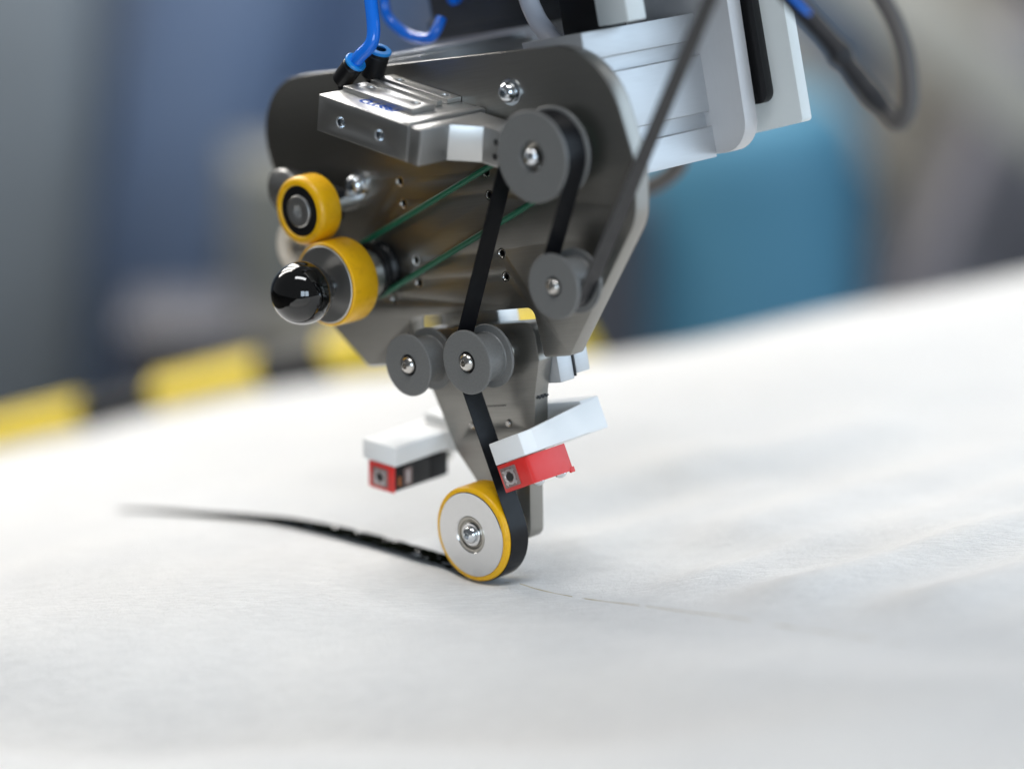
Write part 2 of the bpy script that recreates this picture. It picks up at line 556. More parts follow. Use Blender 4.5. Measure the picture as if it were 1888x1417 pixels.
build("aluminium_hub", lathe([(4, 13.6), (19.9, 13.9), (20.4, 13.5), (20.5, 12.4), (20.5, -3.6), (12, -3.9)], frame(-60.5, 136.5, 0), 96), M_BLOCK, lr)
kn = lathe([(0, 16.3)] + [(16.3 * sin(pi * i / 40), 16.3 * cos(pi * i / 40)) for i in range(1, 36)] + [(6.5, -16.2), (6.5, -17.6), (0, -17.6)], frame(-58.8, 135.4, 31.2), 72)
build("ball_knob", kn, M_KNOB, lr)
build("collar", lathe([(12.6, -4.2), (12.6, -18.6), (12.0, -19), (8, -19)], frame(-60.5, 136.5, 0), 64), M_BLOCK, lr)
build("belt_pulley", lathe([(12, -19.2), (14.6, -19.3), (15.0, -20.6), (13.6, -22.0), (13.6, -23.4), (15.0, -25), (15.0, -27.2), (6, -27.3)], frame(-60.5, 138.0, 0), 64), M_BLACK, lr)

# green round belt from the nip roller to the top pulley
c1, c2, r1, r2 = Vector((-60.5, 138.6)), Vector((87.1, 186.0)), 14.6, 13.2
ax = (c2 - c1).normalized()
base = atan2(ax.y, ax.x)
loop = []
for k in range(25):
    a = base + pi / 2 + pi * k / 24
    loop.append((c1.x + r1 * cos(a), c1.y + r1 * sin(a)))
for k in range(25):
    a = base - pi / 2 + pi * k / 24
    loop.append((c2.x + r2 * cos(a), c2.y + r2 * sin(a)))
bm = bmesh.new()
rings = []
NL = len(loop)
for i, (x, y) in enumerate(loop):
    tn = (Vector(loop[(i + 1) % NL]) - Vector(loop[i - 1])).normalized()
    nr = Vector((tn.y, -tn.x))
    rings.append([bm.verts.new(V(x + nr.x * 1.65 * cos(2 * pi * k / 12), y + nr.y * 1.65 * cos(2 * pi * k / 12), -22.6 + 1.65 * sin(2 * pi * k / 12))) for k in range(12)])
for i in range(NL):
    A, B = rings[i], rings[(i + 1) % NL]
    for k in range(12):
        bm.faces.new((A[k], A[(k + 1) % 12], B[(k + 1) % 12], B[k]))
build("drive_belt", bm, M_GREEN, head)
build("belt_pulley", lathe([(14.5, -18.3), (14.5, -20.2), (11.4, -21.6), (11.4, -23.6), (14.5, -24.8), (14.5, -27), (6, -27)], frame(87.1, 186.0, 0), 48), M_BLACK, head)

# cream bushing and the grey lever behind the nip rollers
cb = build("cream_bushing", lathe([(8.5, -14.5), (9.5, -13.2), (11.5, -12.2), (13.6, -12.4), (15.2, -14), (15.8, -16.5), (15.8, -22), (14.5, -24.2), (12, -25), (8.5, -24)], frame(-108.0, 154.3, 0), 64, close=True), M_CREAM, head)
build("bushing_pin", lathe([(8.4, -24), (8.4, -18), (3, -17.2), (2.6, -14), (0, -14)], frame(-108.0, 154.3, 0), 40), M_BLOCK, cb)
lv = []
for k in range(17):
    a = pi / 2 + 0.45 + pi * k / 16 * 0.95
    lv.append((-103.5 + 12.5 * cos(a), 186.5 + 12.5 * sin(a)))
lv += [(-72, 166), (-66, 182)]
tl = build("tension_lever", prism(lv, -19, -8, 1.2), M_BLACKM, head)
build("lever_cap", lathe([(0, -6.8), (9.5, -6.9), (10.6, -7.6), (11.0, -8.6), (11.0, -9.5)], frame(-103.5, 186.5, 0), 40), M_BLOCK, tl)

# --- pneumatic slide on the plate (turned 20 degrees)
BM = frame(-24.3, 233.8, 0, -20.0)      # local x = along the slide, y = up, z = w
sl = plate("pneumatic_slide", [(0, -18.8), (63.6, -18.8), (63.6, 0), (0, 0)], [(16.4, -10.6, 2.9), (43.8, -10.2, 2.9)], FRONT + 0.05, 27, 0.45, M_BLOCK, head, BM)
ends = [(63.9, 26.8), (71.8, 26.8), (71.8, 7.0), (83.6, -5.6), (95.6, -5.6), (96, -24), (63.9, -24)]
Mx = BM @ Matrix.Rotation(radians(90), 4, 'X')               # (x, y) -> (x, w): local y becomes +z
bm = prism(ends, 0.4, 18.9, 0.55, BM @ Matrix(((1, 0, 0, 0), (0, 0, -1, 0), (0, 1, 0, 0), (0, 0, 0, 1))))
ep = build("end_plate", bm, M_BLOCK, sl)
for y in (-6.4, -13.6):
    build("hole_shade_disc", lathe([(1.7, 0.03), (1.7, 0.08), (0, 0.08)], BM @ Matrix.Translation(V(92.2, y, -5.6)), 20), M_DARK, sl)  # raised dark disc, the hole's shade put in as colour
RX = Matrix.Rotation(radians(-90), 4, 'X')                   # local (x, y, z) -> (along, -w, up)


def slide_rail(x0, x1, w0, w1, holes):
    r = plate("slide_rail", [(x0, -w1), (x1, -w1), (x1, -w0), (x0, -w0)], [(x, -w, 2.5) for x, w in holes], 0.02, 2.6, 0.25, M_BLOCK, sl, BM @ RX)


slide_rail(1.5, 50.5, -4.5, 11.8, [(11.0, 1.0), (43.5, 1.5)])
slide_rail(0.0, 47.0, -13.2, -9.2, [])
slide_rail(-2.0, 46.5, -27.5, -17.5, [(8.0, -22.5), (40.0, -22.5)])
build("top_step", box(58.6, 63.5, 0.02, 0.9, -27, 26.2, 0.3, BM), M_BLOCK, sl)
for x, w in ((11.0, 1.0), (8.0, -22.5), (40.0, -22.5), (43.5, 1.5)):
    build("socket_screw", lathe([(2.45, 0.05), (2.3, 1.5), (1.9, 1.8), (1.25, 1.8), (1.15, 0.6), (0, 0.5)], BM @ Matrix.Translation(V(x, 0, w)) @ RX, 32, hexr=(3, 4)), M_STEEL, sl)
for x, y in ((16.4, -10.6), (43.8, -10.2)):
    build("socket_screw", lathe([(2.85, 26.2), (2.8, 24.5), (2.5, 23.9), (1.5, 23.8), (1.35, 22), (0, 21.9)], BM @ Matrix.Translation(V(x, y, 0)), 36, hexr=(3, 4)), M_CHROME, sl)
# maker's name in blue, reading from the other side
tcu = bpy.data.curves.new("logo", 'FONT')
tcu.body = "FESTO"
tcu.size = 5.6 * MM
tcu.extrude = 0.03 * MM
tcu.offset = 0.26 * MM
tmp = bpy.data.objects.new("tmp", tcu)
col.objects.link(tmp)
me = bpy.data.meshes.new_from_object(tmp.evaluated_get(bpy.context.evaluated_depsgraph_get()))
bpy.data.objects.remove(tmp)
xs = [v.co.x for v in me.vertices]
sx = 24.0 * MM / (max(xs) - min(xs))
# text x runs against the slide, text y towards the viewer, text z up off the slide
TM = BM @ Matrix(((-1, 0, 0, 42.5 * MM), (0, 0, 1, 0.05 * MM), (0, 1, 0, 12.6 * MM), (0, 0, 0, 1))) @ Matrix.Diagonal((sx, 1.5, 1, 1)) @ Matrix.Translation((-min(xs), 0, 0))
me.transform(TM)
me.materials.clear()
me.materials.append(M_LOGO)
link("logo", me, sl)


# air fittings at the end of the slide
def fitting(a, b_, r, elbow):
    a, b_ = Vector(a), Vector(b_)
    d = (b_ - a).normalized()
    M = BM @ Matrix.Translation(a * MM) @ d.to_track_quat('Z', 'Y').to_matrix().to_4x4()
    L = (b_ - a).length
    bm = lathe([(r * 0.3, -3), (r * 0.72, -3), (r * 0.98, -1.5), (r, 0), (r, L - 2.2), (r * 0.93, L - 1.6), (r * 0.93, L), (r * 0.5, L)], M, 40)
    build("air_fitting", bm, M_BLACK, sl)
    bm = tube([a + Vector(elbow), a + Vector(elbow) * 0.5 - d * 1.0, a + d * 1.0], r * 0.72, 20)
    bm.transform(BM)
    build("fitting_elbow", bm, M_BLACK, sl)
    build("release_collar", lathe([(r * 0.55, L + 2.0), (r * 0.98, L + 1.9), (r * 1.06, L + 1.4), (r * 1.06, L + 0.5), (r * 0.95, L), (r * 0.6, L - 0.5)], M, 40), M_COLLAR, sl)
    return BM @ ((b_ + d * 1.0) * MM), (BM.to_3x3() @ d)


f1, d1 = fitting((-10.5, 2.0, 0), (-3.2, 11.6, 0), 5.4, (6.5, -9.5, 0))
f2, d2 = fitting((-6.5, 3.5, -17), (-3.0, 15.5, -17), 6.0, (5.0, -9.5, 0))

# --- profiles between the plates
def profile(u0, u1, v0, v1, w0, w1, slots, side):
    """aluminium profile with T-slots in one flank"""
    pts = [(u0, v0), (u1, v0)] if side > 0 else [(u1, v1), (u0, v1)]
    x, dx = (u1, -1) if side > 0 else (u0, 1)
    seq = sorted(slots) if side > 0 else sorted(slots, reverse=True)
    sgn = 1 if side > 0 else -1
    for c in seq:
        pts += [(x, c - sgn * 4.1), (x + dx * 1.4, c - sgn * 3.7), (x + dx * 3.6, c - sgn * 3.7), (x + dx * 3.6, c + sgn * 3.7), (x + dx * 1.4, c + sgn * 3.7), (x, c + sgn * 4.1)]
    pts += [(u1, v1), (u0, v1)] if side > 0 else [(u0, v0), (u1, v0)]
    return build("aluminium_profile", prism(pts, w0, w1, 0.35), M_EXTR, head)


profile(58, 98, 167.5, 241.5, -125, BACK - 0.02, (187.2, 224.0), 1)
p2 = profile(-74, -14, 190, 244, -125, BACK - 0.02, (205, 230), -1)
build("cover_strip", box(-70, -18, 244.05, 246.6, -122, BACK - 8, 0.5), M_EXTR, p2)

# --- rear plate and the white plate with a slot
ro = round_poly([(-10, 168.9, 4), (119.5, 168.9, 16), (121.5, 300, 5), (-10, 300, 5)], 10)
rp = plate("rear_plate", ro, [], -135.5, -125.02, 0.6, M_REAR, head)
wo = round_poly([(70, 172.6, 2), (140.5, 178.2, 2), (139.5, 300, 4), (70, 300, 4)], 4)
wp = build("white_plate", prism(wo, -153, -145, 0.5), M_WHITEPL, head)
so = round_poly([(95, 190.5, 6), (125.3, 190.5, 6), (124.8, 290, 5), (95, 290, 5)], 6)
build("black_insert", prism(so, -144.9, -139, 0.4), M_BLACK, wp)
mo = build("drive_motor", box(-66, 12, 255, 330, -134, -102, 2), M_GREYBOX, head)
build("motor_flange", box(-70, 16, 249.5, 261, -138, -103, 1), M_GREYBOX, mo)
build("motor_screw", lathe([(4, 0), (4, 3), (0, 3)], frame(-44, 271, -102), 24), M_BLUE, mo)
build("clamp_block", box(92, 112, 243, 275, -72, -58, 0.8), M_WHITEPL, head)
build("black_clamp", box(66, 92, 240, 300, -80, -60, 1.5), M_BLACK, head)


# --- unseen robot wrist above the frame, added to shade the cloth on the right
RW = Matrix.Translation(V(60, 300, -75)) @ RX
wr = build("shading_robot_wrist", lathe([(0, 0), (70, 0), (72, 2), (72, 22), (78, 26), (80, 32), (80, 150), (95, 190), (95, 330), (0, 330)], RW, 64), M_BLACKM, head)
for k in range(8):
    a = k * pi / 4
    build("flange_bolt", lathe([(5, -4), (5, 0.0), (0, -4)][::-1], RW @ Matrix.Translation(V(58 * cos(a), 58 * sin(a), 0)), 16), M_CHROME, wr)


# --- sensors and their printed mounts
def sensor_set(u, v, ang, side, w, length, mount_h, rise):
    M = frame(u, v, w, ang)
    wd, ht = 21.0, 14.0
    # body is black; a red cover wraps the front and the outer flank
    s = build("optical_sensor", box(-wd / 2 + 1.3, wd / 2 - 1.3, -ht, -0.3, -length + 2, -1.4, 0.4, M), M_BLACK, head)
    xo = -1 if side < 0 else 1
    a, b_ = -wd / 2, wd / 2
    wend = -length + 3 if side > 0 else -13
    if side > 0:
        L = [(a, 0), (a, -1.4), (b_ - 2.4, -1.4), (b_ - 1.3, -2.4), (b_ - 1.3, wend), (b_, wend), (b_, -3.2), (b_ - 0.9, -0.9), (b_ - 3.2, 0)]
    else:
        L = [(a + 3.2, 0), (a + 0.9, -0.9), (a, -3.2), (a, wend), (a + 1.3, wend), (a + 1.3, -2.4), (a + 2.4, -1.4), (b_ - 0.6, -1.4), (b_ - 0.6, 0)]
    SW = M @ Matrix(((1, 0, 0, 0), (0, 0, -1, 0), (0, 1, 0, 0), (0, 0, 0, 1)))   # section in (x, w), extruded down
    build("red_cover", prism(L, 0.1, ht + 0.35, 0.25, SW), M_RED, s)
    if side > 0:
        tab = box(b_ - 1.2, b_ + 0.1, -ht - 1.3, -ht + 1.5, wend - 1.2, wend + 2.2, 0.3, M)
        build("cover_tab", tab, M_RED, s)
        for ww in (wend + 6, -7.5):
            build("clip_screw", lathe([(0, 2.2), (1.6, 1.9), (2.9, 0.9), (3.2, 0), (3.2, -0.5)], M @ Matrix.Translation(V(b_ - 3.4, -ht - 0.1, ww)) @ Matrix.Rotation(radians(90), 4, 'X'), 28), M_CHROME, s)
    # square clear window with a dark round eye and four petals
    cx, cy = (-3.2 if side > 0 else 0.4), -ht / 2 - 0.2
    win = build("sensor_window", box(cx - 5.6, cx + 5.6, cy - 5.2, cy + 5.2, 0.02, 0.7, 0.3, M), M_LENS, s)
    pet = bmesh.new()
    for k in range(4):
        a_ = pi / 4 + k * pi / 2
        box(-0.9, 0.9, 2.5, 5.2, 0.72, 0.85, 0.1, M @ Matrix.Translation(V(cx, cy, 0)) @ Matrix.Rotation(a_, 4, 'Z'), pet)
    lathe([(4.0, 0.72), (4.0, 0.95), (3.1, 1.0), (2.9, 0.72)], M @ Matrix.Translation(V(cx, cy, 0)), 32, pet)
    build("window_ring", pet, M_SILVER, s)
    build("sensor_eye", lathe([(2.3, 0.71), (2.2, 1.0), (0, 1.1)], M @ Matrix.Translation(V(cx, cy, 0)), 28), M_DARK, s)
    if side < 0:
        xr = b_ - 1.28
        build("side_window", box(xr, xr + 0.35, -ht + 1.8, -2.6, -14.4, -8.4, 0.15, M), M_LENS, s)
        build("side_eye", box(xr + 0.3, xr + 0.5, -ht + 3.2, -4.2, -12.2, -10.2, 0.1, M), M_SILVER, s)
        build("orange_mark", box(xr, xr + 0.06, -ht + 2.4, -6.4, -6.2, -4.4, 0, M), pbr("orange_print", (0.45, 0.13, 0.02), 0.5), s)
        build("body_cap", box(-wd / 2 + 1.5, b_ - 0.9, -ht + 0.4, -0.6, -length - 1, -length * 0.70, 0.5, M), M_BLACKM, s)
        cn = lathe([(0, 0), (3.2, 0), (3.2, 4), (2.6, 4.4), (2.6, 9), (0, 9)], M @ Matrix.Translation(V(2.0, -6.0, -length - 1)) @ Matrix.Rotation(pi, 4, 'X'), 24)
        build("connector", cn, M_BEAR, s)
    # printed mount: floor, flank wall, front pad and raised rear block
    h0 = mount_h
    bm = bmesh.new()
    wl = -46 if side < 0 else -64
    if side < 0:
        prism([(0, 0.3), (wl, 1.5), (wl, h0 * 1.02), (0, h0 * 0.97)], -13.4, 11.2, 0.9, M @ Matrix(((0, 0, 1, 0), (0, 1, 0, 0), (1, 0, 0, 0), (0, 0, 0, 1))), bm)
    fl = [(0, 0.3), (wl, 0.3 + rise * 0.15), (wl, h0 * 0.42), (-15, h0 * 0.42), (-13.5, h0), (0, h0 * 0.96)]          # (w, y)
    SWM = M @ Matrix(((0, 0, 1, 0), (0, 1, 0, 0), (1, 0, 0, 0), (0, 0, 0, 1)))           # section in (w, y), extruded along x
    x0, x1 = (-10.9, 11.3)
    if side > 0:
        prism(fl, x0, x1, 0.5, SWM, bm)
    wall = [(-10, 0.5), (wl + 0.2, 0.5 + rise * 0.15), (wl + 0.2, h0 + rise), (-10, h0 * 0.99)]
    if side > 0:
        prism(wall, x1 - 4.4, x1 + 0.15, 0.5, SWM, bm)
    else:
        pass
    rear = [(wl, 0.6), (wl, h0 + rise), (wl + 13, h0 + rise * 0.85), (wl + 17, h0 * 0.45), (wl + 17, 0.6)]
    if side > 0:
        prism([(x0 - 26, 0.6), (x1 - 0.2, 0.6), (x1 - 0.2, h0 + rise), (x0 - 26, h0 + rise + 10)], wl, wl + 14, 0.5, M, bm)
    else:
        prism([(wl - 16, 0.5), (wl - 16, h0 + rise), (wl + 3, h0 + rise), (wl + 5, 0.5)], x0 + 2.0, x1 + 48, 0.5, SWM, bm)
    build("sensor_mount", bm, M_NYLON, head)
    return s


sensor_set(37.9, 37.9, 13.0, 1, 0.5, 33, 12.2, 5.6)
sensor_set(-66.5, 36.6, -14.0, -1, -8.0, 41, 11.6, 5.5)

# ================================================================ TAPE
def tangent(c0, s0, c1, s1):
    D = Vector(c1) - Vector(c0)
    th = atan2(D.y, D.x) - asin((s1 - s0) / D.length)
    nl = Vector((-sin(th), cos(th)))
    return Vector(c0) - s0 * nl, Vector(c1) - s1 * nl


circ = [((262.0, 318.0), 0.0), (CLR, -12.9), (CT, 20.9), (CR, 12.7), ((0.0, 0.0), -25.3)]
segs = [tangent(*circ[i], *circ[i + 1]) for i in range(4)]
path = [segs[0][0]]
for i in range(1, 5):
    c, s = Vector(circ[i][0]), circ[i][1]
    p_in = segs[i - 1][1]
    p_out = segs[i][0] if i < 4 else Vector((0.2165, 0.976)).normalized() * -25.3
    a0 = atan2(p_in.y - c.y, p_in.x - c.x)
    a1 = atan2(p_out.y - c.y, p_out.x - c.x)
    if s > 0:
        while a1 < a0:
            a1 += 2 * pi
    else:
        while a1 > a0:
            a1 -= 2 * pi
    n = max(3, int(abs(a1 - a0) / 0.07))
    for k in range(n + 1):
        a = a0 + (a1 - a0) * k / n
        path.append(c + abs(s) * Vector((cos(a), sin(a))))


def strip(path, w0, w1, th):
    bm = bmesh.new()
    rows = []
    N = len(path)
    for i, p in enumerate(path):
        t = (path[min(i + 1, N - 1)] - path[max(i - 1, 0)]).normalized()
        nr = Vector((-t.y, t.x)) * th / 2
        rows.append([bm.verts.new(V(*(p + nr), w0)), bm.verts.new(V(*(p + nr), w1)), bm.verts.new(V(*(p - nr), w1)), bm.verts.new(V(*(p - nr), w0))])
    for A, B in zip(rows, rows[1:]):
        for k in range(4):
            bm.faces.new((A[k], A[(k + 1) % 4], B[(k + 1) % 4], B[k]))
    bm.faces.new(rows[0])
    bm.faces.new(rows[-1][::-1])
    return bm


tape = build("tape", strip(path, *W_TAPE, 0.35), M_TAPE, None, 40)
tape.matrix_world = HEAD_M
tag(tape, "black tape threaded round the grey pulleys and laid on the white fabric", "tape")

# ================================================================ FABRIC
KS = [-900, -600, -400, -300, -224, -167, -124, -71, -20, 0] + list(range(15, 300, 15)) + [400, 540, 700, 1000, 1400]
KZ = [92, 64, 43, 33, 24.2, 17.5, 12, 6.0, 1.0, 0] + [0.072 * q - 0.00058 * q * q for q in range(15, 300, 15)] + [-54, -86, -125, -200, -300]
KSF = np.linspace(-900, 1400, 1151)
g0 = np.interp(KSF, KS, KZ)
ker = np.exp(-0.5 * (np.arange(-30, 31) / 9.0) ** 2)
g0 = np.convolve(np.pad(g0, 30, 'edge'), ker / ker.sum(), 'valid')
g0 -= np.interp(0, KSF, g0)
BX = [-900, -499, -374, -312, -270, -209, -167, -106, -12, 90, 160, 241, 321, 397, 522, 900]
BC = [5, 4.6, 3.2, 6.8, 12, 14.2, 14.3, 13.6, 6.6, -3.4, -2.4, 1.2, 4.6, 12.7, 30, 50]
FOLDS = [  # x0, y0, x1, y1, height, half width (mm): soft creases in the cloth
    (156, -78, 290, 24, 10, 16), (118, -28, 170, 16, 5.0, 13), (222, -106, 340, -30, 9.0, 16), (119, 162, 231, 269, 9.0, 22),
    (62, 58, 150, 130, 5.5, 15), (140, 55, 300, 180, 10, 24), (20, 110, 120, 200, 6.0, 22), (230, 40, 330, 120, 8.0, 19)]
UH = (0.73411562, -0.67902449)


def felt_z(x, y):
    """height (mm) of the cloth over the mould"""
    x = np.asarray(x, float)
    y = np.asarray(y, float)
    s = -(x * UH[0] + y * UH[1])
    z = np.interp(s, KSF, g0)
    z = z + np.interp(x, BX, BC) * np.clip(y / 680, 0, 1) ** 2
    d0 = np.clip((np.hypot(x, y) - 25) / 40, 0, 1)
    for x0, y0, x1, y1, h, hw in FOLDS:
        L = hypot(x1 - x0, y1 - y0)
        a = ((x - x0) * (x1 - x0) + (y - y0) * (y1 - y0)) / L
        c = ((y - y0) * (x1 - x0) - (x - x0) * (y1 - y0)) / L
        env = np.exp(-np.clip(np.abs(a - L / 2) - L / 2, 0, None) ** 2 / (2 * 22.0 ** 2))
        z = z + d0 * h * env * np.exp(-0.5 * (c / hw) ** 2)
    # the bulge that rolls off towards the viewer on the near left, and the lip in front of it
    c = y + 0.30 * (x + 150) + 7 * np.sin(x * 0.024)
    env = 1 / (1 + np.exp((x - 60) / 45))
    z = z + env * (-36 / (1 + np.exp((c + 150) / 20)) + 44 / (1 + np.exp((c + 226) / 14)))
    z = z + (1 - env) * (16 / (1 + np.exp((y + 215 + 0.15 * x) / 26)))
    ph = x * 0.031 + y * 0.017
    z = z + d0 * (0.8 * np.sin(ph + 1.3 * np.sin(y * 0.021)) + 0.5 * np.sin(x * -0.019 + y * 0.047 + 0.7))
    # the roller presses a shallow dent
    rr = np.hypot(x, y)
    z = z - 0.7 * np.exp(-rr ** 2 / (2 * 9.0 ** 2)) + 1.1 * np.exp(-((rr - 24) / 9.0) ** 2)
    return z - 0.05


xs = np.concatenate([np.arange(-450, -330, 15), np.arange(-330, 330, 3.0), np.arange(330, 901, 15)])
ys = np.concatenate([np.arange(-700, -300, 15), np.arange(-300, 260, 3.0), np.arange(260, 681, 10)])
ys[-1] = 680
X, Y = np.meshgrid(xs, ys)
XL = -292 - 0.235 * np.clip(Y, 0, None)                     # cloth cut short out of view so the plate reflects dark
X = np.where(X < -240, -240 + (X + 240) * (XL + 240) / (xs[0] + 240), X)
Z = felt_z(X, Y)
nx, ny = len(xs), len(ys)
co = np.stack([X, Y, Z], -1).reshape(-1, 3)
# rolled-over far edge hanging down
hang = []
for k, (dy, dz) in enumerate([(4, -1.5), (7, -5), (9, -12), (10, -40), (10, -140)]):
    hang.append(np.stack([xs, np.full(nx, 680 + dy), Z[-1] + dz], -1))
co = np.concatenate([co] + hang) * MM
rows_n = ny + len(hang)
idx = np.arange(rows_n * nx).reshape(rows_n, nx)
skirt = co.reshape(rows_n, nx, 3)[:, 0] + np.array([-0.004, 0, -0.003])
skirt2 = skirt + np.array([-0.006, 0, -0.15])
quads = np.stack([idx[:-1, :-1], idx[:-1, 1:], idx[1:, 1:], idx[1:, :-1]], -1).reshape(-1, 4)
n0 = len(co)
co = np.concatenate([co, skirt, skirt2])
ka, kb = n0 + np.arange(rows_n), n0 + rows_n + np.arange(rows_n)
i0 = idx[:, 0]
quads = np.concatenate([quads, np.stack([ka[:-1], i0[:-1], i0[1:], ka[1:]], -1), np.stack([kb[:-1], ka[:-1], ka[1:], kb[1:]], -1)])
me = bpy.data.meshes.new("fabric_sheet")
me.vertices.add(len(co))
me.vertices.foreach_set("co", co.ravel())
me.loops.add(quads.size)
me.loops.foreach_set("vertex_index", quads.ravel().astype(np.int32))
me.polygons.add(len(quads))
me.polygons.foreach_set("loop_start", np.arange(0, quads.size, 4, dtype=np.int32))
me.polygons.foreach_set("loop_total", np.full(len(quads), 4, dtype=np.int32))
me.update(calc_edges=True)
me.materials.append(M_FELT)
me.shade_smooth()
felt = link("fabric_sheet", me)
tag(felt, "white felt-like fabric spread over the curved mould under the machine head", "fabric")


def on_felt(x, y, dz=0.0):
    return Vector((x, y, float(felt_z(x, y)) + dz))


# laid part of the tape: a crinkled wet strip over the cloth
bm = bmesh.new()
rows = []
TA = (0.676, 0.737)
for i in range(158):
    s = -4 + i * 1.9
    wob = 0.5 * noise.noise(Vector((s * 0.03, 3.1, 0)))
    row = []
    for j in range(9):
        t = ((j / 8 - 0.5) * (12.7 + 2.5 * max(0, min(1, s / 25)) * math.exp(-max(0, s - 60) / 70)) * (1 - 0.75 * max(0, s - 190) / 110) - 0.8 * max(0, min(1, s / 25))) * (1 + 0.03 * noise.noise(Vector((s * 0.11, j * 0.3, 5)))) + wob
        x, y = -UH[0] * s + TA[0] * t, -UH[1] * s + TA[1] * t
        cr = 0.9 * (t / 6.0) ** 2 * max(0, min(1, (s - 8) / 20)) * math.exp(-max(0, s - 110) / 40) + 0.4 * math.exp(-max(0, s - 90) / 60) * max(0, min(1, (s - 6) / 20)) * (noise.noise(Vector((s * 0.16, t * 0.12, 0))) + 0.6 * noise.noise(Vector((s * 0.4, t * 0.35, 9))))
        row.append(bm.verts.new(on_felt(x, y, 0.75 + cr) * MM))
    rows.append(row)
for A, B in zip(rows, rows[1:]):
    for j in range(8):
        bm.faces.new((A[j], A[j + 1], B[j + 1], B[j]))
bmesh.ops.solidify(bm, geom=bm.faces, thickness=0.35 * MM)
laid = build("laid_strip", bm, M_LAID, None, 60)
laid.parent = tape
laid.matrix_parent_inverse = HEAD_M.inverted()
laid["label"] = "wet shiny crinkled stretch of tape on the fabric"

# fine thread seam running on from the roller
bm = bmesh.new()
pts = []
for i in range(60):
    s = -(14 + i * 4.2)
    t = 0.35 * noise.noise(Vector((s * 0.03, 0, 0))) + 1.0
    pts.append(on_felt(-UH[0] * s + TA[0] * t, -UH[1] * s + TA[1] * t, -0.12 + 0.22 * noise.noise(Vector((s * 0.09, 7, 0)))))
tube(pts, lambda q: 0.42 * (1 - 0.4 * q), 6, bm, 2)
gone = [f for f in bm.faces if noise.noise(Vector((f.calc_center_median().x * 95, 2.0, 0))) > 0.22]
bmesh.ops.delete(bm, geom=gone, context='FACES')
build("seam", bm, pbr("yellowed_thread", (0.58, 0.50, 0.35), 0.8), felt)

# ================================================================ HOSES AND CABLES (things held by the head)
HW = HEAD_M


def hose(name, pts, r, mat, label, cat, seg=16):
    o = build(name, tube(pts, r, seg), mat, None, 40)
    o.matrix_world = HW
    return tag(o, label, cat)


q = Vector(f1) / MM
e = Vector(d1)
hose("air_hose", [q - e * 2, q + e * 5, q + e * 14 + Vector((1, 3, -3)), q + Vector((11, 33, -8)), q + Vector((9.5, 55, -12)), q + Vector((0, 85, -14))], 3.5, M_BLUE,
     "bright blue air hose plugged into the front black fitting", "hose")
hose("air_hose", [(-60, 300, -70), (-65, 282, -70), (-66, 268, -70), (-55, 256.8, -70), (-44, 252.6, -70), (-36, 252.2, -70), (-32.5, 256, -72), (-32, 261, -76)], 2.9, M_BLUE,
     "blurred blue air hose curling into the dark motor behind the head", "hose")
hose("cable_bundle", [(150, 300, -60), (186, 268, -60), (207, 246, -60), (229.6, 219.1, -60), (238, 207, -60), (246.6, 194.5, -60), (256, 182.5, -60)],
     lambda t: 4.5 + 0.5 * sin(t * 17) + 2.0 * math.exp(-((t - 0.60) / 0.05) ** 2) + 0.25 * sin(t * 37), M_CABLE,
     "thick black taped cable bundle hanging beside the white plate", "cable")
hose("cable_loop", [(256, 182.5, -60), (260.5, 178.0, -60), (265, 181, -61), (266, 190, -64), (262.5, 206.6, -70), (256, 222, -75), (246, 237, -80), (232, 262, -84), (225, 290, -86)], 4.2, M_GREYCABLE,
     "grey-brown cable looping up from the lower tip of the black cable bundle", "cable")
hose("blue_wire", [(190, 282, -57), (205, 255, -53), (211, 247.5, -53), (217, 241, -54), (222, 233, -57), (225, 226, -63)], 1.3, M_BLUE,
     "thin blue wire running along the black cable bundle", "cable")
hose("cable_loop", [(-2, 205, -230), (-8, 180, -230), (-16, 160, -230), (-30, 151, -230), (-46, 148, -230), (-58, 155, -230), (-68, 168, -230), (-74, 190, -230)], 5.0, M_GREYCABLE,
     "blurred grey-brown cable loop hanging under the aluminium profile", "cable")
hose("vacuum_tube", [(38, 300, -72), (35.5, 268, -72), (38.5, 254, -72), (46, 245, -70), (56, 238, -66), (66, 232, -62)], 5.0, M_CLEAR,
     "milky clear tube bending down onto the aluminium profile", "hose")

# ================================================================ WORKSHOP BEHIND (all far out of focus)
def wbox(name, x0, x1, y0, y1, z0, z1, mat, parent=None, rz=0.0, ry=0.0, bev=0.01):
    bm = bmesh.new()
    cx, cy, cz = (x0 + x1) / 2, (y0 + y1) / 2, (z0 + z1) / 2
    box((x0 - cx) / MM, (x1 - cx) / MM, (y0 - cy) / MM, (y1 - cy) / MM, (z0 - cz) / MM, (z1 - cz) / MM, bev / MM, None, bm)
    if rz or ry:
        bm.transform(Matrix.Rotation(radians(rz), 4, 'Z') @ Matrix.Rotation(radians(ry), 4, 'Y'))
    bm.transform(Matrix.Translation((cx, cy, cz)))
    return build(name, bm, mat, parent)


def paint(name, c, r=0.5, c2=None, sc=3.0):
    m = pbr(name, c, r)
    return add_noise(m, (1, 1, 1), sc, 4, rough=(r - 0.08, r + 0.1), mix=c2 or tuple(v * 0.8 for v in c))


flr = wbox("floor", -14, 10, -8, 12, -1.0, -0.9, pbr("floor_concrete", (0.045, 0.043, 0.039), 0.9, **{"Specular IOR Level": 0.0}))
tag(flr, kind="structure")
wl_ = wbox("wall", -6, 6, 5.0, 5.2, -0.9, 3.4, paint("wall_paint", (0.34, 0.385, 0.44), 0.7, (0.27, 0.31, 0.37), 1.4))
tag(wl_, kind="structure")

